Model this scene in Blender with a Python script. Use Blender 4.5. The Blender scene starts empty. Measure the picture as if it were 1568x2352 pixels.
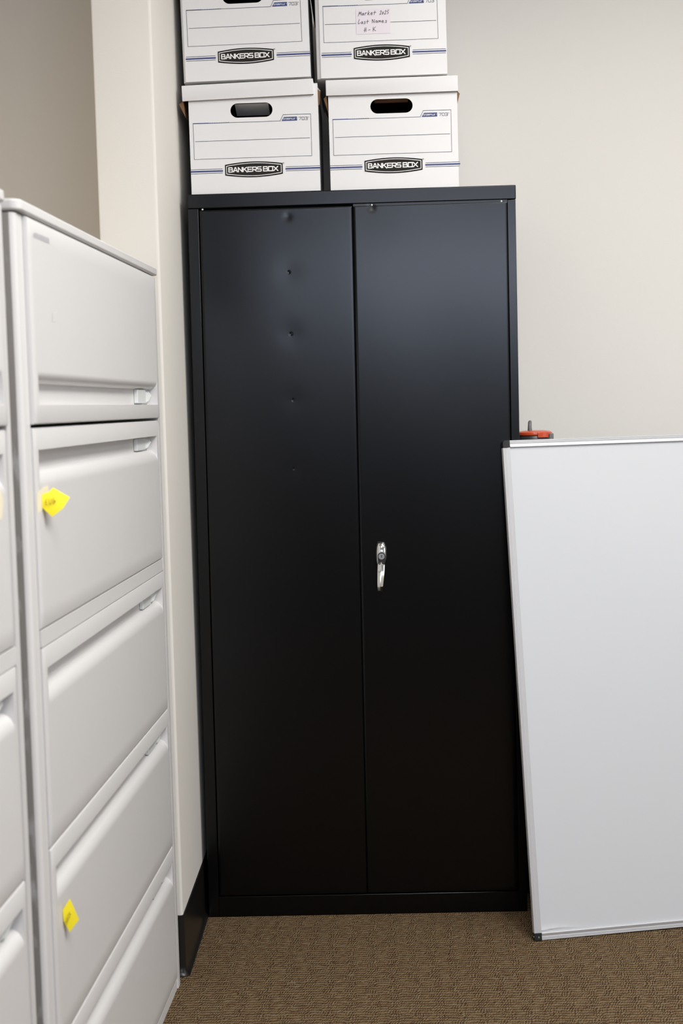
import bpy, bmesh, math, random
from mathutils import Vector, Matrix
random.seed(7)
C = bpy.context.scene.collection
PI = math.pi

# ------------------------------------------------------------------ helpers
def tag(o, label=None, cat=None, group=None, kind=None):
    if label: o['label'] = label
    if cat: o['category'] = cat
    if group: o['group'] = group
    if kind: o['kind'] = kind
    return o

def empty(name, loc=(0, 0, 0), mat=None, rotz=0.0):
    o = bpy.data.objects.new(name, None); C.objects.link(o)
    o.empty_display_size = .05
    if mat is not None: o.matrix_world = mat
    else:
        o.location = loc; o.rotation_euler = (0, 0, rotz)
    return o

class MB:
    """collects faces; builds one mesh object"""
    def __init__(s): s.v = []; s.f = []; s.m = []; s.mi = 0
    def face(s, pts):
        n = len(s.v); s.v += [tuple(p) for p in pts]; s.f.append(tuple(range(n, n + len(pts)))); s.m.append(s.mi)
    def mesh(s, v, f):
        n = len(s.v); s.v += [tuple(p) for p in v]
        for q in f: s.f.append(tuple(i + n for i in q)); s.m.append(s.mi)
    def box(s, x0, x1, y0, y1, z0, z1):
        v = [(x, y, z) for z in (z0, z1) for y in (y0, y1) for x in (x0, x1)]
        s.mesh(v, [(0, 2, 3, 1), (4, 5, 7, 6), (0, 1, 5, 4), (2, 6, 7, 3), (0, 4, 6, 2), (1, 3, 7, 5)])
    def prism(s, pts, z0, z1, cap=True):
        """plan polygon (ccw) extruded in z"""
        n = len(pts)
        v = [(x, y, z0) for x, y in pts] + [(x, y, z1) for x, y in pts]
        f = [(i, (i + 1) % n, (i + 1) % n + n, i + n) for i in range(n)]
        if cap: f += [tuple(range(n - 1, -1, -1)), tuple(range(n, 2 * n))]
        s.mesh(v, f)
    def lathe(s, prof, n=32, c=(0, 0, 0), caps=True):
        """profile (r,z) about z through c"""
        v = []; f = []
        for r, z in prof:
            for i in range(n):
                a = 2 * PI * i / n; v.append((c[0] + r * math.cos(a), c[1] + r * math.sin(a), c[2] + z))
        for k in range(len(prof) - 1):
            for i in range(n):
                j = (i + 1) % n
                f.append((k * n + i, k * n + j, (k + 1) * n + j, (k + 1) * n + i))
        if caps:
            f.append(tuple(range(n - 1, -1, -1))); f.append(tuple((len(prof) - 1) * n + i for i in range(n)))
        s.mesh(v, f)
    def tube(s, path, r, n=12):
        rings = []
        P = [Vector(p) for p in path]
        rr = r if isinstance(r, (list, tuple)) else [r] * len(P)
        for i, p in enumerate(P):
            t = (P[min(i + 1, len(P) - 1)] - P[max(i - 1, 0)]).normalized()
            a = t.orthogonal().normalized() if abs(t.y) > .99 else t.cross(Vector((0, 1, 0))).normalized()
            b = t.cross(a)
            rings.append([p + (a * math.cos(2 * PI * k / n) + b * math.sin(2 * PI * k / n)) * rr[i] for k in range(n)])
        v = [q for ring in rings for q in ring]
        f = [(i * n + k, i * n + (k + 1) % n, (i + 1) * n + (k + 1) % n, (i + 1) * n + k) for i in range(len(P) - 1) for k in range(n)]
        f += [tuple(range(n - 1, -1, -1)), tuple((len(P) - 1) * n + k for k in range(n))]
        s.mesh(v, f)
    def build(s, name, mats, parent=None, smooth=None, bevel=0, seg=2, mat=None, solid=None, solid_mat=0, normals=True):
        me = bpy.data.meshes.new(name); me.from_pydata(s.v, [], s.f)
        mats = mats if isinstance(mats, (list, tuple)) else [mats]
        for m in mats: me.materials.append(m)
        for p, i in zip(me.polygons, s.m): p.material_index = i
        bm = bmesh.new(); bm.from_mesh(me)
        bmesh.ops.remove_doubles(bm, verts=bm.verts, dist=1e-5)
        if normals: bmesh.ops.recalc_face_normals(bm, faces=bm.faces)
        bm.to_mesh(me); bm.free()
        if smooth is not None:
            me.polygons.foreach_set('use_smooth', [True] * len(me.polygons))
            me.set_sharp_from_angle(angle=math.radians(smooth))
        o = bpy.data.objects.new(name, me); C.objects.link(o)
        if parent: o.parent = parent
        if mat is not None: o.matrix_local = mat
        if solid:
            q = o.modifiers.new('solid', 'SOLIDIFY'); q.thickness = solid; q.offset = -1; q.material_offset = solid_mat; q.material_offset_rim = solid_mat
        if bevel:
            b = o.modifiers.new('bevel', 'BEVEL'); b.width = bevel; b.segments = seg; b.limit_method = 'ANGLE'; b.angle_limit = math.radians(35)
            b.harden_normals = False
            if smooth is None:
                me.polygons.foreach_set('use_smooth', [True] * len(me.polygons)); me.set_sharp_from_angle(angle=math.radians(50))
        return o

def lin(c):
    c = c / 255.0
    return c / 12.92 if c <= .04045 else ((c + .055) / 1.055) ** 2.4
def rgb(r, g, b): return (lin(r), lin(g), lin(b), 1)

def mat(name, col, rough=.5, metal=0.0, spec=.5, noise=0.0, nscale=40, bump=0.0, bscale=400, coat=0.0):
    m = bpy.data.materials.new(name); m.use_nodes = True
    nt = m.node_tree; b = nt.nodes['Principled BSDF']
    b.inputs['Base Color'].default_value = col; b.inputs['Roughness'].default_value = rough
    b.inputs['Metallic'].default_value = metal; b.inputs['Specular IOR Level'].default_value = spec
    if coat: b.inputs['Coat Weight'].default_value = coat; b.inputs['Coat Roughness'].default_value = .1
    tc = nt.nodes.new('ShaderNodeTexCoord')
    if noise:
        n = nt.nodes.new('ShaderNodeTexNoise'); n.inputs['Scale'].default_value = nscale; n.inputs['Detail'].default_value = 5
        nt.links.new(tc.outputs['Object'], n.inputs['Vector'])
        mx = nt.nodes.new('ShaderNodeMix'); mx.data_type = 'RGBA'
        mx.inputs['A'].default_value = tuple(c * (1 - noise) for c in col[:3]) + (1,)
        mx.inputs['B'].default_value = tuple(min(1, c * (1 + noise)) for c in col[:3]) + (1,)
        nt.links.new(n.outputs['Fac'], mx.inputs['Factor']); nt.links.new(mx.outputs['Result'], b.inputs['Base Color'])
    if bump:
        n2 = nt.nodes.new('ShaderNodeTexNoise'); n2.inputs['Scale'].default_value = bscale; n2.inputs['Detail'].default_value = 3
        nt.links.new(tc.outputs['Object'], n2.inputs['Vector'])
        bp = nt.nodes.new('ShaderNodeBump'); bp.inputs['Strength'].default_value = bump; bp.inputs['Distance'].default_value = .001
        nt.links.new(n2.outputs['Fac'], bp.inputs['Height']); nt.links.new(bp.outputs['Normal'], b.inputs['Normal'])
    return m

M = {}
M['wall'] = mat('wall_paint', rgb(225, 221, 214), .75, spec=.3, noise=.012, nscale=3, bump=.12, bscale=350)
M['wall2'] = mat('far_wall_paint', rgb(150, 140, 128), .8)
M['ceil'] = mat('ceiling_white', rgb(226, 224, 218), .9)
M['rubber'] = mat('cove_base_rubber', rgb(24, 23, 22), .32, spec=.45, noise=.2, nscale=20)
M['black'] = mat('black_powder_coat', (.0011, .0012, .0014, 1), .23, spec=.32)
M['blackin'] = mat('black_steel_inside', (.004, .004, .004, 1), .6)
M['chrome'] = mat('chrome', (.80, .80, .78, 1), .13, metal=1)
M['chromedark'] = mat('dark_lock_recess', (.015, .015, .017, 1), .35)
M['steel'] = mat('satin_lock_steel', (.42, .41, .40, 1), .38, metal=1)
M['nylon'] = mat('white_nylon', rgb(235, 235, 230), .4)
M['card'] = mat('white_cardboard', rgb(227, 225, 224), .62, spec=.35, noise=.012, nscale=14, bump=.10, bscale=120)
M['kraft'] = mat('kraft_cardboard', rgb(126, 92, 62), .8, noise=.12, nscale=60)
M['blue'] = mat('blue_print', rgb(44, 58, 116), .55)
M['navy'] = mat('dark_blue_line_print', rgb(58, 60, 82), .55)
M['ink'] = mat('black_print', rgb(30, 28, 27), .75, spec=.15)
M['ink2'] = mat('warm_black_print', rgb(42, 40, 37), .75, spec=.15)
M['white'] = mat('white_print', rgb(236, 234, 232), .6)
M['sticker'] = mat('white_label_paper', rgb(226, 217, 223), .6)
M['pen'] = mat('pen_ink', rgb(40, 36, 48), .5)
M['file'] = mat('pale_grey_enamel', rgb(216, 214, 213), .40, spec=.45, noise=.012, nscale=8, bump=.03, bscale=700)
M['latch'] = mat('pale_plastic', rgb(222, 225, 224), .35)
M['greyprint'] = mat('grey_print', rgb(182, 178, 183), .6)
M['faint'] = mat('clear_tape', rgb(226, 226, 222), .25)
M['yellow'] = mat('yellow_note_paper', rgb(252, 232, 40), .6)
M['pale'] = mat('cream_note_paper', rgb(234, 226, 200), .65)
M['notepen'] = mat('note_pen', rgb(150, 130, 40), .6)
M['board'] = mat('whiteboard_enamel', rgb(206, 208, 211), .30, spec=.4)
M['alu'] = mat('anodised_aluminium', rgb(204, 204, 206), .46, metal=.15)
M['alu2'] = mat('ribbed_aluminium', rgb(222, 221, 219), .48, metal=.25)
M['plastic'] = mat('black_plastic', (.012, .012, .013, 1), .38)
M['screw'] = mat('screw_steel', (.75, .75, .75, 1), .25, metal=1)
M['darkgrey'] = mat('dark_grey_plastic', rgb(52, 52, 54), .35)
M['midgrey'] = mat('grey_plastic', rgb(104, 105, 104), .35)
M['orange'] = mat('orange_plastic', rgb(196, 72, 34), .28, coat=.3)

# scuffed end panel of the file cabinets: enamel worn to dark primer in ragged patches
def scuffed():
    m = bpy.data.materials.new('scuffed_end_panel'); m.use_nodes = True
    nt = m.node_tree; b = nt.nodes['Principled BSDF']; b.inputs['Roughness'].default_value = .55
    tc = nt.nodes.new('ShaderNodeTexCoord'); mp = nt.nodes.new('ShaderNodeMapping')
    mp.inputs['Scale'].default_value = (30, 30, 9)
    n = nt.nodes.new('ShaderNodeTexNoise'); n.inputs['Scale'].default_value = 1.6; n.inputs['Detail'].default_value = 8
    r = nt.nodes.new('ShaderNodeValToRGB')
    r.color_ramp.elements[0].position = .54; r.color_ramp.elements[0].color = rgb(146, 142, 138)
    r.color_ramp.elements[1].position = .74; r.color_ramp.elements[1].color = rgb(200, 200, 203)
    nt.links.new(tc.outputs['Object'], mp.inputs['Vector']); nt.links.new(mp.outputs['Vector'], n.inputs['Vector'])
    nt.links.new(n.outputs['Fac'], r.inputs['Fac']); nt.links.new(r.outputs['Color'], b.inputs['Base Color'])
    return m
M['scuff'] = scuffed()

def carpet():
    m = bpy.data.materials.new('ribbed_loop_carpet'); m.use_nodes = True
    nt = m.node_tree; L = nt.links; b = nt.nodes['Principled BSDF']
    b.inputs['Roughness'].default_value = .95; b.inputs['Specular IOR Level'].default_value = .08
    def node(t, **k):
        n = nt.nodes.new(t)
        for a, v in k.items(): setattr(n, a, v)
        return n
    def math_(op, a, c=None, clamp=False):
        n = node('ShaderNodeMath', operation=op); n.use_clamp = clamp
        for i, q in enumerate((a, c)):
            if q is None: continue
            if isinstance(q, (int, float)): n.inputs[i].default_value = q
            else: L.new(q, n.inputs[i])
        return n.outputs[0]
    tc = node('ShaderNodeTexCoord'); sx = node('ShaderNodeSeparateXYZ'); L.new(tc.outputs['Object'], sx.inputs[0])
    x, y = sx.outputs[0], sx.outputs[1]
    wob = node('ShaderNodeTexNoise'); wob.inputs['Scale'].default_value = 55; wob.inputs['Detail'].default_value = 2
    L.new(tc.outputs['Object'], wob.inputs['Vector'])
    # block columns shift the rows a little
    colr = node('ShaderNodeTexWhiteNoise', noise_dimensions='1D')
    L.new(math_('FLOOR', math_('MULTIPLY', math_('ADD', x, math_('MULTIPLY', wob.outputs['Fac'], .012)), 42.)), colr.inputs['W'])
    v = math_('ADD', math_('MULTIPLY', y, 1 / .0122), math_('MULTIPLY', wob.outputs['Fac'], 1.0))
    v = math_('ADD', v, math_('MULTIPLY', colr.outputs['Value'], .30))
    row = math_('FLOOR', v); fr = math_('FRACT', v)
    prof = math_('POWER', math_('SINE', math_('MULTIPLY', fr, PI)), .7)            # rounded rib
    # loops along the rib, slanted
    cv = node('ShaderNodeCombineXYZ')
    L.new(math_('ADD', math_('MULTIPLY', x, 230.), math_('MULTIPLY', fr, -2.2)), cv.inputs[0])
    L.new(math_('MULTIPLY', row, 5.37), cv.inputs[1])
    lp = node('ShaderNodeTexNoise'); lp.inputs['Scale'].default_value = 1.0; lp.inputs['Detail'].default_value = 4
    L.new(cv.outputs[0], lp.inputs['Vector'])
    fine = node('ShaderNodeTexNoise'); fine.inputs['Scale'].default_value = 700; fine.inputs['Detail'].default_value = 3
    L.new(tc.outputs['Object'], fine.inputs['Vector'])
    lpc = math_('MULTIPLY', math_('SUBTRACT', lp.outputs['Fac'], .5), 2.6)
    # alternate bands of long plain rib and of short slanted loops
    rrow = node('ShaderNodeTexWhiteNoise', noise_dimensions='1D'); L.new(row, rrow.inputs['W'])
    wide = node('ShaderNodeTexNoise'); wide.inputs['Scale'].default_value = 9; wide.inputs['Detail'].default_value = 3
    L.new(tc.outputs['Object'], wide.inputs['Vector'])
    rblk = node('ShaderNodeTexWhiteNoise', noise_dimensions='1D'); L.new(math_('FLOOR', math_('DIVIDE', row, 3.)), rblk.inputs['W'])
    xb = math_('ADD', x, math_('ADD', math_('MULTIPLY', math_('ADD', rrow.outputs['Value'], math_('MULTIPLY', wide.outputs['Fac'], 3.)), .009), math_('MULTIPLY', rblk.outputs['Value'], .013)))
    band = math_('ADD', math_('MULTIPLY', math_('SINE', math_('MULTIPLY', xb, 2 * PI / .047)), 1.6), .5, True)
    amp = math_('ADD', math_('MULTIPLY', band, .46), .20)
    ph = math_('ADD', math_('ADD', math_('MULTIPLY', x, 1 / .0057), math_('MULTIPLY', fr, -.75)), math_('ADD', rrow.outputs['Value'], math_('MULTIPLY', wob.outputs['Fac'], 3.2)))
    tick = math_('MULTIPLY', math_('SINE', math_('MULTIPLY', ph, 2 * PI)), amp)
    h = math_('ADD', math_('ADD', math_('MULTIPLY', prof, .75), math_('ADD', math_('MULTIPLY', lpc, .42), math_('MULTIPLY', tick, .62))), math_('MULTIPLY', math_('SUBTRACT', fine.outputs['Fac'], .5), 1.5))
    # yarn colour varies strand by strand (warm brown, olive, reddish)
    cv2 = node('ShaderNodeCombineXYZ'); L.new(math_('MULTIPLY', x, 60.), cv2.inputs[0]); L.new(math_('MULTIPLY', row, .9), cv2.inputs[1])
    yr = node('ShaderNodeTexNoise'); yr.inputs['Scale'].default_value = 1; yr.inputs['Detail'].default_value = 4
    L.new(cv2.outputs[0], yr.inputs['Vector'])
    ramp = node('ShaderNodeValToRGB'); e = ramp.color_ramp.elements
    e[0].position = .30; e[0].color = rgb(114, 88, 68)
    e[1].position = .72; e[1].color = rgb(131, 117, 92)
    k = ramp.color_ramp.elements.new(.42); k.color = rgb(123, 102, 77)
    k = ramp.color_ramp.elements.new(.56); k.color = rgb(128, 109, 83)
    L.new(yr.outputs['Fac'], ramp.inputs['Fac'])
    dr = node('ShaderNodeValToRGB'); d = dr.color_ramp.elements       # colour darker low between the loops, lighter on their tops
    d[0].position = .02; d[0].color = (.13, .11, .10, 1); d[1].position = .98; d[1].color = (1.52, 1.48, 1.44, 1)
    L.new(h, dr.inputs['Fac'])
    mx = node('ShaderNodeMix', data_type='RGBA', blend_type='MULTIPLY'); mx.inputs['Factor'].default_value = 1
    L.new(ramp.outputs['Color'], mx.inputs['A']); L.new(dr.outputs['Color'], mx.inputs['B'])
    L.new(mx.outputs['Result'], b.inputs['Base Color'])
    bp = node('ShaderNodeBump'); bp.inputs['Strength'].default_value = .9; bp.inputs['Distance'].default_value = .003
    L.new(h, bp.inputs['Height']); L.new(bp.outputs['Normal'], b.inputs['Normal'])
    return m
M['carpet'] = carpet()

# ------------------------------------------------------------------ stroke lettering
G = {  # square extended capitals, unit box
 'B': [[(0,0),(0,1),(.82,1),(.92,.9),(.92,.6),(.82,.52),(.1,.52)],[(.82,.52),(1,.42),(1,.1),(.9,0),(0,0)]],
 'A': [[(0,0),(.42,1),(.58,1),(1,0)],[(.22,.3),(.78,.3)]],
 'N': [[(0,0),(0,1),(1,0),(1,1)]],
 'K': [[(0,0),(0,1)],[(.95,1),(.1,.5),(.45,.5),(1.05,-.12)]],
 'E': [[(1,1),(0,1),(0,0),(1,0)],[(0,.5),(.9,.5)]],
 'R': [[(0,0),(0,1),(.9,1),(1,.9),(1,.5),(.9,.4),(0,.4)],[(.5,.4),(1,0)]],
 'S': [[(1,1),(.1,1),(0,.9),(0,.6),(.1,.52),(.9,.52),(1,.42),(1,.1),(.9,0),(0,0)]],
 'O': [[(0,0),(0,1),(1,1),(1,0),(0,0)]],
 'X': [[(0,0),(1,1)],[(0,1),(1,0)]],
 'T': [[(0,1),(1,1)],[(.5,1),(.5,0)]],
 'F': [[(1,1),(0,1),(0,0)],[(0,.5),(.85,.5)]],
 'I': [[(.3,0),(.3,1)]], 'L': [[(0,1),(0,0),(1,0)]], '/': [[(0,-.1),(.6,1.1)]],
 '7': [[(0,1),(1,1),(.45,0)]], '0': [[(.1,0),(0,.1),(0,.9),(.1,1),(.9,1),(1,.9),(1,.1),(.9,0),(.1,0)]],
 '3': [[(0,1),(.9,1),(1,.9),(1,.6),(.85,.5),(.25,.5)],[(.85,.5),(1,.4),(1,.1),(.9,0),(0,0)]],
 ' ': []}
H = {  # handwriting
 'M': [[(-.15,-.1),(.12,1.),(.42,.35),(.75,1.),(1.,.1)]],
 'a': [[(.75,.5),(.4,.6),(.1,.3),(.3,.02),(.65,.25),(.75,.55),(.85,.02)]],
 'r': [[(.15,0),(.25,.6)],[(.25,.4),(.5,.62),(.75,.6)]],
 'k': [[(.1,0),(.25,1.1)],[(.75,.65),(.2,.35),(.8,.0)]],
 'e': [[(.1,.3),(.7,.35),(.6,.6),(.3,.6),(.1,.25),(.35,.0),(.8,.1)]],
 't': [[(.4,1.),(.35,0)],[(0,.55),(.95,.62)]],
 '2': [[(.1,.8),(.45,1.05),(.75,.8),(.05,.0),(.85,.1)]],
 '0': [[(.4,.7),(.1,.35),(.35,.0),(.7,.35),(.4,.7)]],
 '5': [[(.85,1.05),(.3,.98),(.2,.6),(.6,.55),(.7,.2),(.2,.0)]],
 'L': [[(.45,1.1),(.05,.1),(.3,-.12),(.9,.2)]],
 's': [[(.75,.55),(.35,.62),(.3,.42),(.7,.25),(.6,.0),(.1,.05)]],
 'N': [[(.1,0),(.05,1.),(.8,.05),(.9,1.)]],
 'm': [[(.0,0),(.1,.55)],[(.1,.4),(.35,.58),(.45,.1),(.65,.55),(.85,.5),(.95,.05)]],
 'H': [[(.2,0),(.3,1.)],[(.8,.05),(.75,1.05)],[(-.05,.4),(.85,.5)]],
 '-': [[(.1,.42),(.8,.48)]],
 'K': [[(.15,0),(.25,1.05)],[(.95,1.1),(.3,.5),(1.,.1)]],
 'U': [[(0,.9),(.05,.2),(.4,0),(.75,.25),(.8,.9)]],
 'E': [[(.7,.95),(.2,.8),(.1,.5),(.55,.5),(.1,.4),(.15,.05),(.7,.1)]],
 'G': [[(.5,1),(.1,.6),(.25,.05),(.7,.1),(.75,.5),(.45,.5),(1.05,.3)]],
 ' ': []}
LIFT = [0]
def strokes(mb, polys, w, fr, nrm=(0, -1, 0)):
    """thick polylines through fr: (u,v) -> 3d point; each stroke lies a hair above the last, as ink does"""
    for pl in polys:
        for (a, c) in zip(pl[:-1], pl[1:]):
            dx, dy = c[0] - a[0], c[1] - a[1]; l = math.hypot(dx, dy)
            if l < 1e-9: continue
            dx, dy = dx / l, dy / l; h = w / 2; e = h * .75
            q = [(a[0] - dx * e - dy * h, a[1] - dy * e + dx * h), (a[0] - dx * e + dy * h, a[1] - dy * e - dx * h),
                 (c[0] + dx * e + dy * h, c[1] + dy * e - dx * h), (c[0] + dx * e - dy * h, c[1] + dy * e + dx * h)]
            LIFT[0] = (LIFT[0] + 1) % 11; k = 1.5e-5 * LIFT[0]
            mb.face([Vector(fr(*p)) + Vector(nrm) * k for p in q])
def text(mb, s, font, x, y, cw, ch, gap, w, fr, slant=0, space=.5, jit=0, nrm=(0, -1, 0)):
    for c in s:
        if c == ' ': x += cw * space + gap; continue
        k = .5 if c in 'I/' else 1
        j = random.uniform(-jit, jit)
        strokes(mb, [[(x + px * cw * k + slant * py * ch, y + j + py * ch) for px, py in pl] for pl in font[c]], w, fr, nrm)
        x += cw * k + gap
    return x

# ------------------------------------------------------------------ the room
def slab(name, m, *b):
    mb = MB(); mb.box(*b); o = mb.build(name, m); tag(o, kind='structure'); return o
ZC = 2.75; YB = .475; XL = -3.6; XR = 4.2; YF = -9.5
o = slab('floor', M['carpet'], XL, XR, YF, YB, -.05, 0)
slab('wall_back', M['wall'], XL - .1, XR + .1, YB, YB + .12, 0, ZC)
slab('wall_right', M['wall'], XR, XR + .1, YF, YB, 0, ZC)
slab('wall_left', M['wall'], XL - .1, XL, YF, YB, 0, ZC)
slab('wall_front', M['wall2'], XL - .1, XR + .1, YF - .12, YF, 0, ZC)
slab('ceiling', M['ceil'], XL - .1, XR + .1, YF - .1, YB + .1, ZC, ZC + .1)
# stub partition wall between the file cabinets and the black cabinet; bull-nosed corner bead
PX0, PX1, PY = -.1475, -.0172, -.368
def rounded(pts, rads, n=6):
    out = []
    N = len(pts)
    for i, p in enumerate(pts):
        r = rads[i]
        if r <= 0: out.append(p); continue
        p = Vector(p); a = (Vector(pts[i - 1]) - p).normalized(); c = (Vector(pts[(i + 1) % N]) - p).normalized()
        th = a.angle(c); d = r / math.tan(th / 2)
        s = p + a * d; e = p + c * d; ctr = p + (a + c).normalized() * (r / math.sin(th / 2))
        a0 = math.atan2(s.y - ctr.y, s.x - ctr.x); a1 = math.atan2(e.y - ctr.y, e.x - ctr.x)
        da = (a1 - a0 + PI) % (2 * PI) - PI
        for k in range(n + 1):
            t = a0 + da * k / n; out.append((ctr.x + r * math.cos(t), ctr.y + r * math.sin(t)))
    return out
mb = MB(); mb.prism(rounded([(PX0, PY), (PX1, PY), (PX1, YB), (PX0, YB)], [.004, .007, 0, 0]), 0, ZC)
tag(mb.build('wall_partition', M['wall'], smooth=30), kind='structure')
# cove base: swept profile along a path
def cove(name, path, h=.141):
    prof = [(0, h), (.0028, h - .001), (.0028, .022), (.0045, .010), (.0095, .003), (.012, .0015), (.012, 0), (0, 0)]
    mb = MB(); P = [Vector(p) for p in path]; rings = []
    for i, p in enumerate(P):
        d = []
        if i > 0: d.append((p - P[i - 1]).normalized())
        if i < len(P) - 1: d.append((P[i + 1] - p).normalized())
        n = Vector((0, 0))
        for q in d: n += Vector((q.y, -q.x))
        n.normalize(); k = 1 / max(.5, n.dot(Vector((d[0].y, -d[0].x))))
        rings.append([(p.x + n.x * k * o_, p.y + n.y * k * o_, z) for o_, z in prof])
    v = [q for r in rings for q in r]; m_ = len(prof)
    f = [(i * m_ + k, (i + 1) * m_ + k, (i + 1) * m_ + (k + 1) % m_, i * m_ + (k + 1) % m_) for i in range(len(P) - 1) for k in range(m_)]
    f += [tuple(range(m_)), tuple((len(P) - 1) * m_ + k for k in range(m_))]
    mb.mesh(v, f)
    return tag(mb.build(name, M['rubber'], smooth=40), kind='structure')
arc = [(PX1 - .009 + .009 * math.sin(a), PY + .009 - .009 * math.cos(a)) for a in [k * PI / 12 for k in range(7)]]
cove('baseboard_partition', [(PX0, PY)] + arc + [(PX1, YB)])
cove('baseboard_back', [(PX1 + .02, YB), (XR, YB)])

# ------------------------------------------------------------------ black cabinet
CW, CH, CD = .805, 1.8127, .457
def rack(v, full=False):   # the cabinet stands very slightly racked
    x, y, z = v; s = (z - .9) / .9 * .0033
    return (x + s * (1 if full else max(0, 1 - x / CW * .93)), y, z)
cab = empty('storage_cabinet')
tag(cab, 'tall black steel two-door storage cabinet with a chrome handle, against the back wall', 'cabinet')
mb = MB(); t = .0012
mb.box(0, .0262, 0, CD, 0, 1.778); mb.box(.7838, CW - .001, 0, CD, 0, 1.778)   # sides with front stiles
mb.box(.001, CW - .002, CD - .004, CD, 0, 1.778)                              # back
mb.box(.0262, .7838, .002, CD - .004, .030, .052)                              # floor pan
mb.box(.0262, .7838, .0005, .02, .0, .0525)                                    # plinth
mb.v = [rack(v) for v in mb.v]
mb.build('body', M['black'], cab, bevel=.0012)
mb = MB()
mb.box(0, CW, -.0018, CD, 1.7785, CH)
mb.v = [rack(v) for v in mb.v]
# the dent in the front lip of the top, above the door seam
o = mb.build('top', M['black'], cab, bevel=.002)
mb = MB(); mb.box(.0262, .7838, .060, .064, .056, 1.775); mb.v = [rack(v) for v in mb.v]
mb.build('inner_panel', M['blackin'], cab)
def door(x0, x1, z0, z1, dents, seed):
    nx, nz = 56, 170; rnd = random.Random(seed)
    ph = [rnd.uniform(0, 6.28) for _ in range(8)]
    xs = sorted(set([x0, x0 + .0006, x0 + .0018] + [x0 + (x1 - x0) * i / nx for i in range(1, nx)] + [x1 - .0018, x1 - .0006, x1]))
    zs = sorted(set([z0, z0 + .0006, z0 + .0018] + [z0 + (z1 - z0) * i / nz for i in range(1, nz)] + [z1 - .0018, z1 - .0006, z1]))
    for dx, dz, r, a in dents:   # refine around each dent
        xs = sorted(set(xs + [dx + k * r * .35 for k in range(-6, 7)])); zs = sorted(set(zs + [dz + k * r * .35 for k in range(-6, 7)]))
    def dep(x, z):
        e = min(x - x0, x1 - x, z - z0, z1 - z)
        d = .0016 if e < 1e-6 else (.0004 if e < .001 else 0)
        u, w = (x - x0) / (x1 - x0), (z - z0) / (z1 - z0); env = math.sin(PI * min(max(u, 0), 1)) ** .5 * math.sin(PI * min(max(w, 0), 1)) ** .5
        d += env * (.00045 * math.sin(2.1 * PI * u + ph[0] + 1.5 * w) * math.sin(5 * w + ph[1]) + .00025 * math.sin(7 * u + ph[2]) * math.sin(11 * w + ph[3]))
        for dx, dz, r, a in dents:
            q = ((x - dx) ** 2 + (z - dz) ** 2) / r ** 2
            d += a * math.exp(-q * 1.2) + a * .5 * math.exp(-q / 70)
        return d
    mb = MB(); n = len(xs)
    v = [(x, dep(x, z) - .0004, z) for z in zs for x in xs]
    f = [(j * n + i, j * n + i + 1, (j + 1) * n + i + 1, (j + 1) * n + i) for j in range(len(zs) - 1) for i in range(n - 1)]
    mb.mesh(v, f)
    b = [(x0, z0), (x1, z0), (x1, z1), (x0, z1)]
    for (xa, za), (xb, zb) in zip(b, b[1:] + b[:1]):
        mb.face([(xa, .0012, za), (xb, .0012, zb), (xb, .022, zb), (xa, .022, za)])
    mb.face([(x, .022, z) for x, z in b])
    mb.v = [rack(v, True) for v in mb.v]
    return mb.build('door', M['black'], cab, smooth=35, normals=False)
dl = door(.0285, .4020, .0558, 1.7725, [(.2465 - .0026, 1.618, .0034, .0007), (.2475 - .002, 1.467, .0036, .0008), (.2482 - .0015, 1.305, .0032, .0005), (.2454 - .001, 1.135, .003, .0003), (.2450, 1.752, .010, .0005)], 3)
dr = door(.4050, .7808, .0558, 1.7725, [(.4507, 1.770, .009, .0009)], 11)
# handle on the right door (sub-parts of the door)
def tapered(rows, depth0):
    """rows: list of (z, xc, half width, front y) -> solid with a centre ridge"""
    mb = MB(); v = []; f = []
    for z, xc, hw, y in rows:
        v += [(xc - hw, depth0, z), (xc - hw, y + .004, z), (xc - hw * .12, y, z), (xc + hw * .12, y, z), (xc + hw, y + .004, z), (xc + hw, depth0, z)]
    n = 6
    for i in range(len(rows) - 1):
        for k in range(n):
            f.append((i * n + k, i * n + (k + 1) % n, (i + 1) * n + (k + 1) % n, (i + 1) * n + k))
    f.append(tuple(range(n))); f.append(tuple((len(rows) - 1) * n + k for k in range(n)))
    mb.mesh(v, f); return mb
hx = .4566
rows = [(.9474, hx - .0005, .0085, -.010), (.9445, hx - .0003, .0105, -.0145), (.936, hx, .0132, -.018), (.926, hx, .0143, -.020), (.915, hx, .0147, -.020), (.905, hx - .0003, .0143, -.0195), (.897, hx - .001, .0125, -.0185), (.8905, hx - .0018, .0105, -.017)]
mb = MB(); v = []; n = 10
for z, xc, hw, y in rows:
    for k in range(n):
        a = PI * k / (n - 1); v.append((xc - hw * math.cos(a), -.0005 + (y) * math.sin(a) ** .55, z))
f = [(i * n + k, i * n + k + 1, (i + 1) * n + k + 1, (i + 1) * n + k) for i in range(len(rows) - 1) for k in range(n - 1)]
f += [tuple(range(n)), tuple((len(rows) - 1) * n + k for k in range(n))]
mb.mesh(v, f)
h_ = mb.build('handle_housing', M['chrome'], dr, smooth=40); h_['label'] = 'chrome handle housing'
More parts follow.
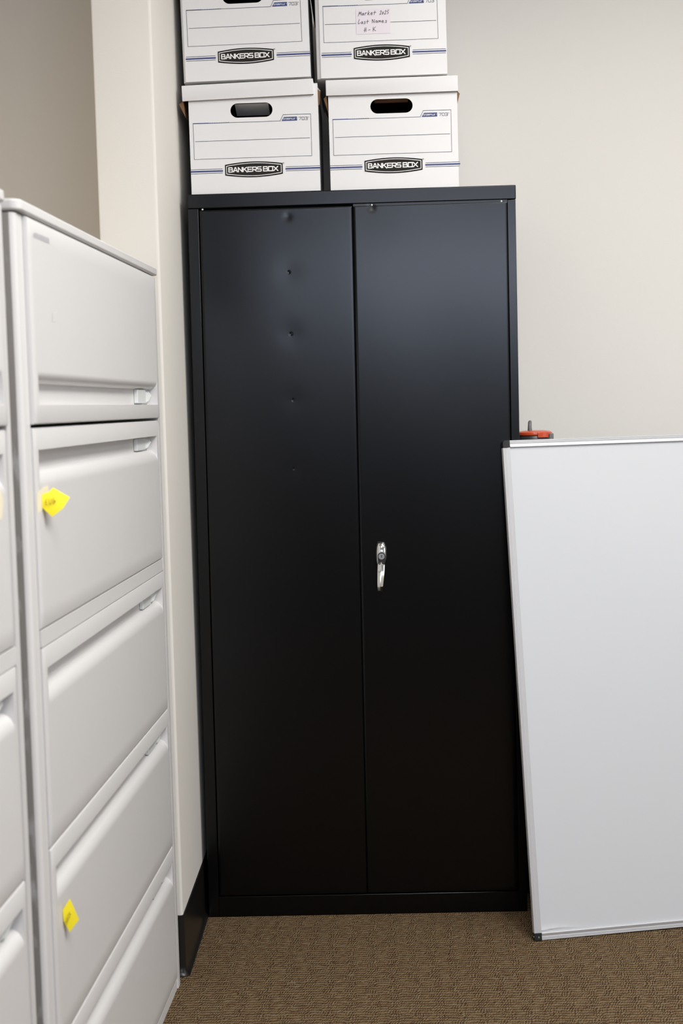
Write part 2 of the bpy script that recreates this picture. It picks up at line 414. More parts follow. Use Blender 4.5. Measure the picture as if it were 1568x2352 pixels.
# dark recess around the lock and the lock cylinder, facing the room
def disc(mb, cx, cz, r, y0, y1, n=28, taper=.92):
    v = [(cx + r * math.cos(2 * PI * k / n), y0, cz + r * math.sin(2 * PI * k / n)) for k in range(n)] + [(cx + r * taper * math.cos(2 * PI * k / n), y1, cz + r * taper * math.sin(2 * PI * k / n)) for k in range(n)]
    mb.mesh(v, [(k, (k + 1) % n, (k + 1) % n + n, k + n) for k in range(n)] + [tuple(range(n, 2 * n))])
mb = MB(); pts = [(hx + .0096 * math.cos(a), .9142 + .0096 * math.sin(a)) for a in [k * PI / 12 for k in range(13)]] + [(hx - .0088, .8945), (hx - .001, .8995), (hx + .0075, .8940)]
mb.mesh([(x, -.0207, z) for x, z in pts] + [(x, -.012, z) for x, z in pts], [tuple(range(len(pts)))] + [(i, (i + 1) % len(pts), (i + 1) % len(pts) + len(pts), i + len(pts)) for i in range(len(pts))])
mb.build('lock_recess', M['chromedark'], dr)
mb = MB(); disc(mb, hx, .9137, .0082, -.0195, -.0232)
lk = mb.build('lock_cylinder', [M['steel'], M['chromedark']], dr, smooth=40); lk['label'] = 'steel key cylinder'
mb = MB(); mb.box(hx - .0007, hx + .0007, -.0236, -.0231, .9105, .9170); disc(mb, hx, .9150, .0013, -.0231, -.0236, 12)
mb.build('keyhole', M['chromedark'], dr)
lv = tapered([(.8985, hx - .0008, .0014, -.021), (.8925, hx - .0012, .0088, -.022), (.872, hx - .0026, .0086, -.026), (.852, hx - .0042, .0076, -.029), (.8395, hx - .005, .0068, -.030), (.8370, hx - .0052, .0066, -.0285), (.8275, hx - .0060, .0054, -.020), (.8262, hx - .0060, .005, -.014)], -.012)
lo = lv.build('handle_lever', M['chrome'], dr, smooth=25, bevel=.0006); lo['label'] = 'chrome handle lever'
for x, z in ((.0395, 1.7757), (.4540, 1.7745), (.7698, 1.7745)):
    mb = MB(); mb.lathe([(.0006, -.0022), (.0020, -.0012), (.0023, 0), (.0020, .0012), (.0006, .0022)], 12, (x, .0012, z))
    q = mb.build('door_pin', M['nylon'], cab, smooth=60); q['label'] = 'small white nylon pin at the door top'

# ------------------------------------------------------------------ white file boxes
def make_box(loc, roll, w, label, strip=None, ps=1.0, px=0.0, lid_roll=0.0, lid_dx=-.0135, lid_w=.3205, flap=.012, sticker=False, yaw=0.0, hand=0.0, torn=False):
    """local frame: x right along the front, y away, z up; origin = front bottom left corner"""
    D, HB = .405, .258
    mt = Matrix.Translation(loc) @ Matrix.Rotation(yaw, 4, 'Z') @ Matrix.Rotation(-roll, 4, 'Y')
    r = empty('storage_box', mat=mt)
    tag(r, label, 'box', 'white file boxes stacked on the black cabinet')
    fx0 = strip or 0.0
    mb = MB()
    # front panel with a hand hole
    hc, hz, hw, hh = fx0 + (.1535 - .0) * ps + (px - fx0 if strip else 0), .1987, .0515 * ps, .0172
    bm = bmesh.new()
    out = [bm.verts.new(p) for p in ((fx0, 0, 0), (w, 0, 0), (w, 0, HB), (fx0, 0, HB))]
    ins = []
    for k in range(13):
        a = -PI / 2 + PI * k / 12; ins.append((hc + hw - hh + hh * math.cos(a), 0, hz + hh * math.sin(a)))
    for k in range(13):
        a = PI / 2 + PI * k / 12; ins.append((hc - hw + hh + hh * math.cos(a), 0, hz + hh * math.sin(a)))
    iv = [bm.verts.new(p) for p in ins]
    ed = [bm.edges.new((a, b)) for L_ in (out, iv) for a, b in zip(L_, L_[1:] + L_[:1])]
    bmesh.ops.triangle_fill(bm, edges=ed, use_beauty=True, use_dissolve=False)
    bm.verts.index_update()
    mb.mesh([v.co.copy() for v in bm.verts], [tuple(v.index for v in f_.verts) for f_ in bm.faces]); bm.free()
    if strip:   # the side wall shows as a set-back strip beside the front panel
        mb.face([(fx0, 0, 0), (fx0, 0, HB), (fx0 - .0005, .006, HB), (fx0 - .0005, .006, 0)])
        mb.face([(fx0 - .0005, .006, 0), (fx0 - .0005, .006, HB), (.0018, .0085, HB), (.0018, .0085, 0)])
        mb.face([(.0018, .0085, 0), (.0018, .0085, HB), (0, .014, HB), (0, .014, 0)])
        mb.face([(0, .014, 0), (0, .014, HB), (.004, D, HB), (.004, D, 0)])
        bot = [(fx0, 0, 0), (w, 0, 0), (w - .002, D, 0), (.004, D, 0), (0, .014, 0), (.0018, .0085, 0), (fx0 - .0005, .006, 0)]
    else:
        mb.face([(0, 0, 0), (0, 0, HB), (.003, D, HB), (.003, D, 0)])
        bot = [(0, 0, 0), (w, 0, 0), (w - .002, D, 0), (.003, D, 0)]
    mb.face([(w, 0, 0), (w - .002, D, 0), (w - .002, D, HB), (w, 0, HB)])
    x3 = .004 if strip else .003
    mb.face([(x3, D, 0), (w - .002, D, 0), (w - .002, D, HB), (x3, D, HB)])
    mb.face(list(reversed(bot)))
    body = mb.build('body', [M['card'], M['kraft']], r, solid=.004, solid_mat=1)
    # printed lines and stripes: surface pattern, so they live in one printed sheet with the body's front
    P = lambda u, v_, e=.0004: (px + u * ps, -e, v_)
    mb = MB()
    def ln(a, b, wd): strokes(mb, [[a, b]], wd, lambda u, v_: P(u, v_))
    mb.mi = 1
    x0, x1, x2, xt, zb, zt, zu = .0097, .2228, .2304, .2977, .0845, .1703, .1850
    ln((x0, zb), (x0, zt), .0009); ln((x0, zb), (xt, zb), .0009); ln((xt, zb), (xt, zu), .0009)
    ln((x0, zt), (x1, zt), .0010); ln((x1, zt), (x2, zu), .0011); ln((x2, zu), (xt, zu), .0011)
    ln((.0140, .1275), (.2938, .1275), .0010)
    mb.mi = 0
    ln((x0, zt + .0004), (.048, zt + .0004), .0019)
    for k in range(9):
        ln((.050 + k * .0055, zt + .0004), (.0535 + k * .0055, zt + .0004), .0014)
    for a, b in ((0.0006 if not strip else .004, .0775), (.2335, .3160)):
        mb.mi = 0; ln((a, .0548), (b, .0548), .0036)
        mb.mi = 1; ln((a, .0597), (b, .0597), .0011); ln((a, .0499), (b, .0499), .0011)
    mb.mi = 0
    mb.face([P(*q) for q in ((.2262, .1700), (.2642, .1700), (.2642, .1796), (.2322, .1796))])
    mb.mi = 2
    text(mb, 'STOR/FILE', G, .2305, .1731, .0027, .0032, .00075, .00062, lambda u, v_: P(u, v_, .0007), slant=.35)
    strokes(mb, [[(.2618, .1757), (.2634, .1757)]], .0006, lambda u, v_: P(u, v_, .0007))
    mb.mi = 1
    text(mb, '703', G, .2682, .1713, .0058, .0068, .0020, .0010, P)
    strokes(mb, [[(.2918, .1775), (.2926, .1783), (.2934, .1775), (.2926, .1767), (.2918, .1775)]], .0005, P)
    mb.mi = 1
    strokes(mb, [[(.2275 + .0018 * math.cos(a), .0690 + .0018 * math.sin(a)) for a in [k * PI / 5 for k in range(11)]], [(.2271, .0683), (.2271, .0698), (.2279, .0698), (.2279, .0691), (.2271, .0691)]], .0004, P)
    pr = mb.build('printed_lines', [M['blue'], M['navy'], M['white']], r, normals=False); pr['label'] = 'blue printed frame, stripes and size number'
    # black maker's panel with white lettering
    mb = MB()
    def lens(cx, cz, hw_, he, hm, e, mi):
        n = 18; top = [(cx - hw_ + 2 * hw_ * k / n, cz + he + (hm - he) * math.sin(PI * k / n) ** .9) for k in range(n + 1)]
        btm = [(u, 2 * cz - v_) for u, v_ in reversed(top)]
        mb.mi = mi
        for k in range(n):
            mb.face([P(*top[k], e), P(*btm[-1 - k], e), P(*btm[-2 - k], e), P(*top[k + 1], e)])
    cx, cz = .1548, .0562
    lens(cx, cz, .0707, .0128, .0190, .0006, 0); lens(cx, cz, .0678, .0100, .0160, .0008, 1); lens(cx, cz, .0662, .0086, .0146, .0010, 2)
    mb.mi = 1
    x = text(mb, 'BANKERS', G, cx - .0615, cz - .0050, .0091, .0102, .0026, .0024, lambda u, v_: P(u, v_, .0012))
    x += .0030
    text(mb, 'BOX', G, x, cz - .0050, .0100, .0102, .0026, .0024, lambda u, v_: P(u, v_, .0012))
    lg = mb.build('logo', [M['ink'], M['white'], M['ink2']], r, normals=False); lg['label'] = 'black printed maker panel with white lettering'
    # lid
    LD = D + .014; zl0, zl1 = .2268, .2645
    ml = Matrix.Translation((lid_dx, -.0075, 0)) @ Matrix.Translation((lid_w / 2, 0, zl0)) @ Matrix.Rotation(-lid_roll, 4, 'Y') @ Matrix.Translation((-lid_w / 2, 0, -zl0))
    mb = MB(); rr = .003
    mb.face([(0, 0, zl0), (lid_w, 0, zl0), (lid_w, 0, zl1), (0, 0, zl1)]); mb.face([(0, LD, zl0), (0, LD, zl1), (lid_w, LD, zl1), (lid_w, LD, zl0)])
    mb.face([(0, 0, zl0), (0, 0, zl1), (0, LD, zl1), (0, LD, zl0)]); mb.face([(lid_w, 0, zl0), (lid_w, LD, zl0), (lid_w, LD, zl1), (lid_w, 0, zl1)])
    mb.face([(0, 0, zl1), (lid_w, 0, zl1), (lid_w, LD, zl1), (0, LD, zl1)])
    lid = mb.build('lid', [M['card'], M['kraft']], r, solid=.0035, solid_mat=1, mat=ml, bevel=.0016)
    # brown inner flaps of the lid poking out at the sides
    for sgn, k in ((0, flap), (1, flap * .8)):
        if k <= 0: continue
        xb = 0 if sgn == 0 else lid_w; s = -1 if sgn == 0 else 1
        mb = MB()
        v = [(xb - s * .001, .010, zl0 + .002), (xb + s * k * .62, .012, zl0 - .0035), (xb - s * .004, .016, zl0 - .036), (xb - s * .001, .200, zl0 + .002), (xb + s * k * .5, .200, zl0 - .005), (xb - s * .002, .200, zl0 - .020)]
        mb.mesh(v, [(0, 1, 2), (0, 3, 4, 1), (1, 4, 5, 2), (0, 2, 5, 3), (3, 5, 4)])
        fl = mb.build('lid_flap', M['kraft'], lid); fl['label'] = 'brown raw cardboard flap'
    if torn:    # torn corner of the lid: a white ply and the brown board under it
        mb = MB(); xb = lid_w
        mb.mesh([(xb - .001, .004, zl1 - .006), (xb + .017, .016, zl0 + .010), (xb + .009, .020, zl0 + .008), (xb - .001, .012, zl0 + .020), (xb + .003, .030, zl1 - .010)], [(0, 1, 2, 3), (0, 4, 1)])
        mb.mi = 1
        mb.mesh([(xb - .001, .011, zl0 + .021), (xb + .0165, .017, zl0 + .0095), (xb + .013, .022, zl0 - .020), (xb - .001, .020, zl0 - .036)], [(0, 1, 2, 3)])
        tf = mb.build('torn_flap', [M['card'], M['kraft']], lid, normals=False); tf['label'] = 'torn white and brown cardboard flap'
    # folded-in flap behind the hand hole
    mb = MB()
    fd = hh * (1.0 if hand > .5 else .26)
    mb.face([(hc - hw * .80, .0085, hz + hh * 1.0), (hc + hw * .80, .0085, hz + hh * 1.0), (hc + hw * .80, (.010 + fd * 3.2), hz + hh - fd), (hc - hw * .80, (.010 + fd * 3.2), hz + hh - fd)])
    mb.build('handle_flap', M['kraft'] if hand < .5 else M['card'], r)
    if sticker:
        mb = MB(); u0, u1, v0, v1 = .0925, .1785, .1015, .1605
        S = lambda u, v_: (px + u * ps, -.0010, v_)
        mb.face([(px + u * ps, -.0007, v_) for u, v_ in ((u0, v0), (u1, v0), (u1, v1), (u0, v1))])
        mb.mi = 1
        text(mb, 'Market', H, .0992, .1460, .0064, .0090, .0010, .0011, S, slant=.2, jit=.0006)
        text(mb, '2025', H, .1520, .1466, .0050, .0088, .0010, .0011, S, slant=.2, jit=.0006)
        text(mb, 'Last', H, .0972, .1262, .0058, .0090, .0012, .0011, S, slant=.12, jit=.0006)
        text(mb, 'Names', H, .1325, .1272, .0068, .0086, .0012, .0011, S, slant=.05, jit=.0006)
        text(mb, 'H', H, .1115, .1065, .0062, .0095, .0012, .0011, S, slant=.1)
        text(mb, '-', H, .1222, .1065, .0062, .0095, .0012, .0011, S)
        text(mb, 'K', H, .1335, .1072, .0078, .0095, .0012, .0011, S)
        st = mb.build('sticker', [M['sticker'], M['pen']], r, normals=False); st['label'] = 'white sticker with three handwritten lines'
    return r
CT = CH + .0008
make_box((.0133, .010, CT + .0003), .003, .3162, 'lower left white file box, standing on the black cabinet with its lid tilted', lid_roll=.0215, lid_dx=-.0138, flap=.016, hand=1.0, torn=True)
make_box((.3547, .010, CT), .002, .3135, 'lower right white file box, standing on the black cabinet under the box with handwriting', lid_roll=.004, lid_dx=-.0050, lid_w=.3205, flap=.010)
make_box((.0022, .010, 2.0845), .0150, .3112, 'upper left white file box without handwriting, resting on another box', strip=.0062, ps=.965, px=.0060, flap=0)
make_box((.3284, .010, 2.0835), .0060, .3172, 'upper right white file box with a handwritten sticker, resting on another box', strip=.0100, ps=.962, px=.0103, flap=0, sticker=True)

# ------------------------------------------------------------------ lateral file cabinets
FY = .037
def file_front(name, parent, t0, t1, z0, z1, x, up=True, rec=True):
    """steel front with a full-width finger pull pressed into it; local X out, Y along, Z up"""
    e = .0004; r0, r1 = t0 + .026, t1 - .017
    fl, rc, cv, dp = (.0335, .0290, .026, .021) if up else (.0290, .0320, .017, .021)
    def prof(s):   # depth at distance s from the pull edge
        if s < fl: return 0
        if s < fl + rc: return dp
        u = (s - fl - rc) / cv
        if u < 1: return dp * (1 - math.sqrt(max(0, 1 - (1 - u) ** 2)))
        return 0
    ss = [0, .0009, .003, fl - .0015, fl - .0004, fl, fl + e, fl + rc * .5, fl + rc] + [fl + rc + cv * (1 - math.cos(k * PI / 2 / 14)) for k in range(1, 15)]
    h = z1 - z0
    ss = ss + [fl + rc + cv + .001 + (h - .004 - fl - rc - cv) * k / 8 for k in range(9)] + [h - .003, h - .0009, h]
    ss = sorted(set(round(s, 6) for s in ss))
    ts = [t0, t0 + .0004, t0 + .0012, r0 - .003, r0 - e, r0, r0 + .003, r0 + .008] + [r0 + (r1 - r0) * k / 24 for k in range(1, 24)] + [r1 - .008, r1 - .003, r1, r1 + e, r1 + .003, t1 - .0012, t1 - .0004, t1]
    ts = sorted(set(round(t_, 6) for t_ in ts))
    mb = MB(); n = len(ts); v = []
    for s in ss:
        z = z1 - s if up else z0 + s
        for t_ in ts:
            k = 1 if r0 <= t_ <= r1 else 0
            if not rec: k = 0
            d = prof(s) * k
            if k and s > fl + rc:          # bullnose ends die out smoothly
                q = min(t_ - r0, r1 - t_) / .006
                d *= 1
            m_ = min(s, h - s); m2 = min(t_ - t0, t1 - t_)
            d += max(.0030 if m_ < 1e-6 else (.0009 if m_ < .0014 else 0), .0030 if m2 < 1e-6 else (.0003 if m2 < .0006 else 0))
            v.append((x - d, t_, z))
    f = [(j * n + i, j * n + i + 1, (j + 1) * n + i + 1, (j + 1) * n + i) for j in range(len(ss) - 1) for i in range(n - 1)]
    if up: f = [tuple(reversed(q)) for q in f]
    mb.mesh(v, f)
    B = [(t0, z0), (t1, z0), (t1, z1), (t0, z1)]
    for (ta, za), (tb, zb) in zip(B, B[1:] + B[:1]):
        mb.face([(x - .0030, ta, za), (x - .03, ta, za), (x - .03, tb, zb), (x - .0030, tb, zb)])
    mb.face([(x - .03, t_, z) for t_, z in B])
    o = mb.build(name, M['file'], parent, smooth=32)
    # plastic catch at the far end of the pull
    zc0, zc1 = (z1 - fl - rc + .001, z1 - fl - .002) if up else (z0 + fl + .002, z0 + fl + rc - .001)
    mb = MB()
    mb.box(x - .0206, x - .0125, r1 - .150, r1 - .066, zc0 + .001, zc1)
    n = len(mb.v)
    mb.mesh([(x - .0206, r1 - .062, zc0), (x - .0206, r1 - .062, zc1), (x - .0206, r1 - .002, zc1), (x - .0206, r1 - .002, zc0), (x - .009, r1 - .018, (zc0 + zc1) / 2 + .003), (x - .010, r1 - .048, zc0 + .005)], [(0, 5, 1), (1, 5, 4), (1, 4, 2), (2, 4, 3), (3, 4, 5), (3, 5, 0), (0, 1, 2, 3)])
    mb.build('catch', M['latch'], o, bevel=.0010)
    return o
def file_cabinet(shift, label):
    mt = Matrix.Translation((-.023, -.4316, 0)) @ Matrix.Rotation(-FY, 4, 'Z') @ Matrix.Translation((0, shift, 0))
    r = empty('lateral_file_cabinet', mat=mt)
    tag(r, label, 'file cabinet', 'pale grey file cabinets in a row on the left')
    D, T0, T1, HT = -.457, -1.0435, .0165, 1.5755
    mb = MB()
    mb.prism(rounded([(D, T0), (-.003, T0), (-.003, T0 + .0386), (D, T0 + .0386)], [0, .010, 0, 0], 8), 0, HT)
    mb.mi = 0
    mb.prism(rounded([(D, T1 - .024), (.0010, T1 - .024), (.0010, T1), (D, T1)], [0, 0, .0045, 0], 8), 0, HT)
    mb.box(D, D + .006, T0 + .04, T1 - .01, 0, HT)
    mb.box(D + .01, -.0015, T0 + .0386, T1 - .020, 0, .0215)
    mb.box(-.03, 0, T0 + .0401, T1 - .021, .9398, .9648)
    mb.box(D + .01, -.20, T0 + .0386, T1 - .020, 1.560, HT + .0030)
    body = mb.build('body', [M['file'], M['scuff']], r, smooth=35)
    # the end panel (facing the room corner) is scuffed
    me = body.data
    for p in me.polygons:
        if p.normal.y < -.97 and abs(p.center.y - T0) < .001: p.material_index = 1
    mb = MB()
    mb.prism(rounded([(D, T0 - .001), (.0055, T0 - .001), (.0055, T1 + .001), (D, T1 + .001)], [.004, .016, .006, .004], 8), HT + .0030, 1.5950)
    mb.build('top', M['file'], r, bevel=.0035, seg=4)
    t0, t1 = T0 + .0406, T1 - .0260
    d1 = file_front('door', r, t0 - .0010, t1 + .0005, 1.2718, HT - .0010, .0045, up=False)
    if shift == 0: pass
    for z0, z1 in ((.9665, 1.2665), (.6350, .9383), (.3268, .6323), (.0240, .3242)):
        file_front('drawer', r, t0, t1, z0, z1, 0.0)
    # small grey printed nameplate, and a bit of old tape, on the door
    mb = MB(); x = .0045 + .0003
    u = -.9725
    for k, (wd, hh_) in enumerate(((.006, .006), (.008, .008), (.010, .008), (.007, .008), (.010, .0085), (.008, .0085), (.009, .0085), (.009, .0085), (.008, .0085))):
        mb.face([(x, u, 1.5475), (x, u + wd, 1.5475), (x, u + wd, 1.5475 + hh_), (x, u, 1.5475 + hh_)]); u += wd + .0018
    q = mb.build('nameplate', M['greyprint'], d1, normals=False); q['label'] = 'faint grey lettering in the upper corner'
    if shift == 0:
        mb = MB(); mb.face([(x, -.884, 1.428), (x, -.856, 1.431), (x, -.854, 1.444), (x, -.882, 1.442)])
        mb.build('tape_scrap', M['faint'], d1, normals=False)
    return r
fa = file_cabinet(0, 'pale grey five-drawer file cabinet with yellow notes on its drawers, beside the stub wall')
fb = file_cabinet(-1.1315, 'pale grey file cabinet cut off by the left edge of the photo, nearer the viewer')

FM = Matrix.Translation((-.023, -.4316, 0)) @ Matrix.Rotation(-FY, 4, 'Z')
def note_obj(name, verts, faces, m, label, cat, pen=None, solid=.0003):
    mb = MB(); mb.mesh(verts, faces)
    if pen:
        mb.mi = 1; pen(mb)
    o = mb.build(name, [m, M['notepen']], smooth=60, normals=False)
    o.matrix_world = FM
    tag(o, label, cat)
    return o
# upper yellow note: stuck by its left edge to the second drawer, curling out into the room
l1, l2, b_, r_, t_, k_, c_ = [Vector(p) for p in ((.0006, -.9718, 1.1664), (.0006, -.9721, 1.1468), (.0115, -.9577, 1.1316), (.0328, -.9307, 1.159), (.0139, -.9547, 1.1755), (.0082, -.9618, 1.1695), (.0147, -.9535, 1.1557))]
br = (b_ + r_) / 2 + Vector((.004, -.003, -.0015)); tr = (t_ + r_) / 2 + Vector((-.001, .002, .0)); ce = c_ + Vector((.002, -.003, 0)); kc = (k_ + r_) / 2 + Vector((.0005, -.002, .001))
V = [l1, l2, b_, br, r_, tr, t_, k_, ce, kc]
F_ = [(0, 1, 8), (1, 2, 8), (2, 3, 8), (3, 4, 9), (3, 9, 8), (8, 9, 7), (7, 9, 6), (9, 5, 6), (9, 4, 5), (0, 8, 7)]
def pen1(mb):
    o_ = Vector((.0032, -.9682, 1.1520)); ux = (Vector((.0297, -.9346, 1.1560)) - o_).normalized(); uz = Vector((0, 0, 1)); off = Vector((.0022, -.0042, 0))
    fr = lambda u, v_: o_ + off + ux * u + uz * v_
    text(mb, 'EUG', H, 0, -.002, .0056, .0095, .0014, .0010, lambda u, v_: fr(u, v_), nrm=(.4, -.9, 0))
def subd(V, F):
    return V, F
note_obj('sticky_note', V, F_, M['yellow'], 'bright yellow sticky note curling off the second drawer of the file cabinet', 'note', pen1)
# lower yellow note on the fourth drawer
l1, l2, b_, r_, t_ = [Vector(p) for p in ((.0006, -.9518, .5216), (.0010, -.9507, .504), (.0073, -.941, .4823), (.0184, -.9237, .496), (.0091, -.9382, .5347))]
V = [l1, l2, b_, r_, t_, (l1 + r_ + b_) / 3 + Vector((.001, -.002, 0))]
def pen2(mb):
    o_ = Vector((.0040, -.9475, .4985)); ux = Vector((.0050, .0070, .0130)).normalized(); uz = Vector((-.30, -.40, .80)).normalized(); off = Vector((.0024, -.0040, 0))
    strokes(mb, [[(0, 0), (.0005, .0060), (.0035, .0005), (.0042, .0065)], [(.0062, .0055), (.0056, .0015), (.0086, .0008), (.0088, .0055), (.0062, .0055)], [(.0108, .0062), (.0138, .0060), (.0110, .0006), (.0142, .0010)], [(.0158, .0002), (.0162, .0066)], [(.0186, .0060), (.0164, .0030), (.0190, .0004)]], .0010, lambda u, v_: o_ + off + ux * u * .85 + uz * v_, nrm=(.4, -.9, 0))
note_obj('sticky_note', V, [(0, 1, 5), (1, 2, 5), (2, 3, 5), (3, 4, 5), (4, 0, 5)], M['yellow'], 'yellow sticky note on the fourth drawer of the file cabinet, below the other notes', 'note', pen2)
# pale cream flags lying flat on the drawers
mb = MB(); pts = [(-1.000, 1.1555), (-.9985, 1.1700), (-.9624, 1.177), (-.9321, 1.1785), (-.9312, 1.1680), (-.958, 1.1650), (-.9600, 1.1445), (-.9985, 1.1396)]
mb.face([(.0004, t_, z) for t_, z in pts]); o = mb.build('paper_flag', M['pale'], normals=False); o.matrix_world = FM
tag(o, 'pale cream paper flag lying flat under the curling yellow note', 'note')
mb = MB(); pts = [(-1.215, 1.150), (-1.214, 1.184), (-1.180, 1.1885), (-1.165, 1.170), (-1.177, 1.1450)]
mb.face([(.0004, t_, z) for t_, z in pts]); o = mb.build('paper_flag', M['pale'], normals=False); o.matrix_world = FM
tag(o, 'pale cream paper flag on the cut-off file cabinet at the left edge', 'note')

# ------------------------------------------------------------------ whiteboard leaning on the cabinet
bx, by, psi, th, HBd, phi = .79879, -.20281, .18238, .15284, 1.20468, .0047
e = Vector((math.cos(psi), math.sin(psi), 0)); nn = Vector((-math.sin(psi), math.cos(psi), 0))
up = Vector((0, 0, 1)) * math.cos(th) + nn * math.sin(th)
e2 = e * math.cos(phi) + up * math.sin(phi); u2 = up * math.cos(phi) - e * math.sin(phi); yb = u2.cross(e2)
mt = Matrix(((e2.x, yb.x, u2.x, bx), (e2.y, yb.y, u2.y, by), (e2.z, yb.z, u2.z, .0015), (0, 0, 0, 1)))
wb = empty('whiteboard', mat=mt)
tag(wb, 'large white dry-erase board with a thin aluminium frame, leaning against the black cabinet', 'whiteboard')
BW, BT, RW = 1.83, .0145, .0172
# writing surface with the sheet lifting near the lower left corner
mb = MB(); x0, x1, z0, z1 = RW - .004, BW - RW + .004, RW - .004, HBd - RW + .004
xs = [x0 + .20 * k / 40 for k in range(40)] + [x0 + .2 + (x1 - x0 - .2) * k / 12 for k in range(13)]
zs = [z0 + .06 * k / 30 for k in range(30)] + [z0 + .06 + (z1 - z0 - .06) * k / 10 for k in range(11)]
def lift(x, z):
    u = (x - x0); w = z - z0
    ridge = .0085 - .000 + .0045 * math.exp(-((u - .045) / .045) ** 2)
    a = .0030 * math.exp(-(u / .085) ** 2)
    return a * math.exp(-max(0, (w - ridge)) / .006) * (1 if w > .003 else .6) if w > ridge - .002 else a * .55
v = [(x, .0028 - lift(x, z), z) for z in zs for x in xs]; n = len(xs)
mb.mesh(v, [(j * n + i, j * n + i + 1, (j + 1) * n + i + 1, (j + 1) * n + i) for j in range(len(zs) - 1) for i in range(n - 1)])
mb.face([(x0, .012, z0), (x0, .012, z1), (x1, .012, z1), (x1, .012, z0)])
mb.build('writing_surface', M['board'], wb, smooth=40, normals=False)
def rail(p0, axis, length, inward):
    """extruded frame section: flat inner half, grooved outer half"""
    sec = [(0, BT), (0, .0012), (.0008, .0003)]
    for k in range(4): sec += [(.0012 + k * .0018, .0004), (.0020 + k * .0018, .0004), (.0024 + k * .0018, .0011), (.0028 + k * .0018, .0004)]
    sec += [(.0088, .0009), (.0094, .0009), (.0164, -.0022), (RW, -.0016), (RW, BT)]
    mb = MB(); n = len(sec)
    a = Vector(p0); d = Vector(axis) * length; w = Vector(inward)
    v = [tuple(a + w * s + Vector((0, y, 0))) for s, y in sec] + [tuple(a + d + w * s + Vector((0, y, 0))) for s, y in sec]
    f = [(i, (i + 1) % n, (i + 1) % n + n, i + n) for i in range(n)] + [tuple(range(n)), tuple(range(n, 2 * n))]
    mb.mesh(v, f)
    return mb.build('frame_rail', M['alu'], wb)
cr = .0178
rail((cr, 0, HBd), (1, 0, 0), BW - 2 * cr, (0, 0, -1)); rail((cr, 0, 0), (1, 0, 0), BW - 2 * cr, (0, 0, 1))
rail((0, 0, cr), (0, 0, 1), HBd - 2 * cr, (1, 0, 0)); rail((BW, 0, cr), (0, 0, 1), HBd - 2 * cr, (-1, 0, 0))
for cx, cz, sx, sz in ((0, 0, 1, 1), (BW, 0, -1, 1), (0, HBd, 1, -1), (BW, HBd, -1, -1)):
    mb = MB(); rq = .007 if sz < 0 else .0015
    pts = rounded([(0, 0), (cr, 0), (cr, cr), (0, cr)], [rq, .0005, .0005, .0005], 6)
    v = [(cx + sx * x, -.0012, cz + sz * z) for x, z in pts] + [(cx + sx * x, BT + .0005, cz + sz * z) for x, z in pts]; n = len(pts)
    mb.mesh(v, [tuple(range(n)), tuple(range(n, 2 * n))] + [(i, (i + 1) % n, (i + 1) % n + n, i + n) for i in range(n)])
    k = mb.build('corner_bracket', M['plastic'], wb, bevel=.0008)
    if sz > 0:
        mb = MB(); disc(mb, cx + sx * .0098, cz + .0078, .0026, -.0008, -.0028, 16, .7)
        mb.build('screw', M['screw'], k, smooth=50)
        mb = MB(); mb.lathe([(.0022, 0), (.0022, .001), (.0012, .0018)], 12)
        mb.v = [(cx - sx * z, .006 + x, cz + .0085 + y) for x, y, z in mb.v]
        mb.build('screw', M['screw'], k, smooth=50)
    else:
        mb = MB(); disc(mb, cx + sx * .0068, cz - .0070, .0024, -.00125, -.0015, 16, .9)
        mb.build('screw_hole', M['chromedark'], k)

# ------------------------------------------------------------------ orange-lidded canister standing behind the board
cx, cy, R_ = .8590, .165, .0475
cn = empty('canister', (cx, cy, 0))
tag(cn, 'slim dark grey canister with an orange lid, behind the whiteboard beside the black cabinet', 'canister')
mb = MB(); mb.lathe([(.0455, 0), (.048, .004), (.048, .030), (.040, .045), (.036, .10), (.036, .78), (.043, .82), (.0455, .86), (.0455, 1.196), (.0435, 1.199)], 40)
mb.build('body', M['darkgrey'], cn, smooth=40)
mb = MB(); mb.lathe([(.040, 1.1985), (.0462, 1.1995), (.0470, 1.2025), (.0458, 1.2065), (.040, 1.2095), (.022, 1.2115), (.001, 1.2120)], 44)
mb.build('lid', M['orange'], cn, smooth=40)
mb = MB(); mb.tube([(-.012, -.014, 1.2085), (-.0125, -.014, 1.220), (-.0115, -.012, 1.2300), (-.0105, -.006, 1.2335), (-.0105, .004, 1.2325), (-.0105, .008, 1.220), (-.0105, .008, 1.2085)], [.0058, .0050, .0046, .0042, .0042, .0046, .0052], 14)
mb.build('grip', M['midgrey'], cn, smooth=60)
mb = MB(); v = []
def sector(mb, a0, a1, r0, r1, z0, z1, n=10):
    for k in range(n):
        a, b = a0 + (a1 - a0) * k / n, a0 + (a1 - a0) * (k + 1) / n
        p = [(r * math.cos(q), r * math.sin(q)) for q in (a, b) for r in (r0, r1)]
        mb.mesh([(x, y, z) for z in (z0, z1) for x, y in p], [(0, 1, 3, 2), (4, 6, 7, 5), (1, 5, 7, 3), (0, 2, 6, 4)] + ([(0, 4, 5, 1)] if k == 0 else []) + ([(2, 3, 7, 6)] if k == n - 1 else []))
sector(mb, -1.50, -.86, .0450, .0500, 1.1930, 1.2068)
mb.build('latch', M['orange'], cn, bevel=.001)
mb = MB(); sector(mb, -.72, .25, .0440, .0500, 1.150, 1.2030)
mb.build('side_clip', M['midgrey'], cn, bevel=.0015)
mb = MB(); sector(mb, -2.0, -.80, .0452, .0482, 1.150, 1.1915)
mb.build('front_plate', M['darkgrey'], cn, bevel=.001)
mb = MB(); pth = [(.0488 * math.cos(a), .0488 * math.sin(a), 1.170 + .0165 * math.sin((a + 1.62) / .66 * PI)) for a in [-1.62 + .66 * k / 12 for k in range(13)]]
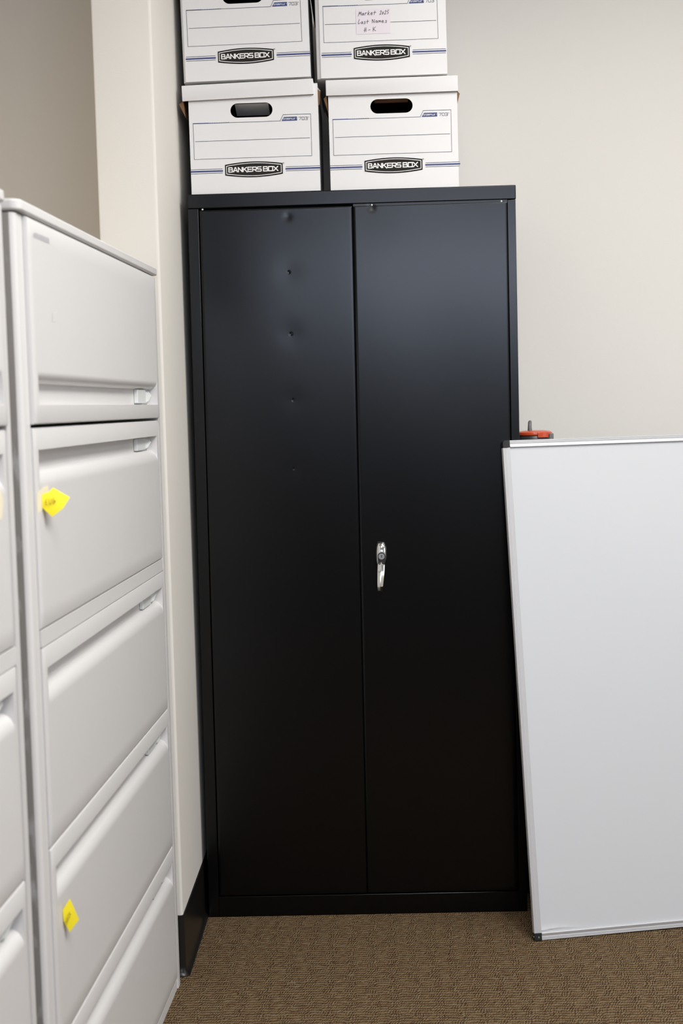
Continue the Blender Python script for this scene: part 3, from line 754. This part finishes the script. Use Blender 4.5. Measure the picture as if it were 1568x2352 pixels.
mb.tube(pth, .0011, 8)
mb.build('wire_bail', M['screw'], cn, smooth=60)

# ------------------------------------------------------------------ light: ceiling troffers, an added warm fill at left, and daylight from a window behind the viewer
def area(name, loc, rot, sx, sy, power, col):
    l = bpy.data.lights.new(name, 'AREA'); l.shape = 'RECTANGLE'; l.size = sx; l.size_y = sy; l.energy = power; l.color = col
    o = bpy.data.objects.new(name, l); C.objects.link(o); o.location = loc; o.rotation_euler = rot
    return o
warm = (1, .988, .965)
for x, y, sy, p in ((1.28, -1.5, 1.8, 53), (2.85, -1.25, 1.2, 14), (.62, -2.75, 1.2, 27)):
    area('ceiling_or_fill_light', (x, y, ZC - .01), (0, 0, 0), .6, sy, p, warm)
area('ceiling_or_fill_light', (-2.0, -1.3, ZC - .01), (0, 0, 0), .6, 1.2, 36, (1, .87, .68))  # added warm fill that brightens the back wall left of the partition
area('window_daylight', (1.75, YF + .03, 2.50), (PI / 2, 0, 0), 3.9, .42, 122, (.70, .80, 1))
area('window_daylight', (XR - .03, -2.0, 1.7), (PI / 2, 0, PI / 2), 2.0, 1.2, 14, (.86, .92, 1))
w = bpy.data.worlds.new('World'); bpy.context.scene.world = w; w.use_nodes = True
w.node_tree.nodes['Background'].inputs[0].default_value = (.6, .65, .7, 1); w.node_tree.nodes['Background'].inputs[1].default_value = .3

# ------------------------------------------------------------------ camera
cx_, cy_, cz_, yaw, pitch, roll, fpx = .43467, -3.52089, 1.28649, .02115, .07419, -.02646, 3267.0
f_ = Vector((-math.sin(yaw) * math.cos(pitch), math.cos(yaw) * math.cos(pitch), -math.sin(pitch)))
r_ = Vector((math.cos(yaw), math.sin(yaw), 0)); u_ = r_.cross(f_)
c, s = math.cos(roll), math.sin(roll)
r2 = r_ * c + u_ * s; u3 = u_ * c - r_ * s
cd = bpy.data.cameras.new('camera'); cam = bpy.data.objects.new('camera', cd); C.objects.link(cam)
cam.matrix_world = Matrix(((r2.x, u3.x, -f_.x, cx_), (r2.y, u3.y, -f_.y, cy_), (r2.z, u3.z, -f_.z, cz_), (0, 0, 0, 1)))
cd.sensor_fit = 'HORIZONTAL'; cd.sensor_width = 24; cd.lens = fpx / 1568 * 24
cd.clip_start = .05
cd.dof.use_dof = True; cd.dof.focus_distance = 3.5; cd.dof.aperture_fstop = 5.6
S = bpy.context.scene
S.camera = cam
S.view_settings.view_transform = 'Standard'; S.view_settings.look = 'None'; S.view_settings.gamma = 1; S.view_settings.exposure = .06
try: S.view_settings.use_curve_mapping = False
except Exception: pass
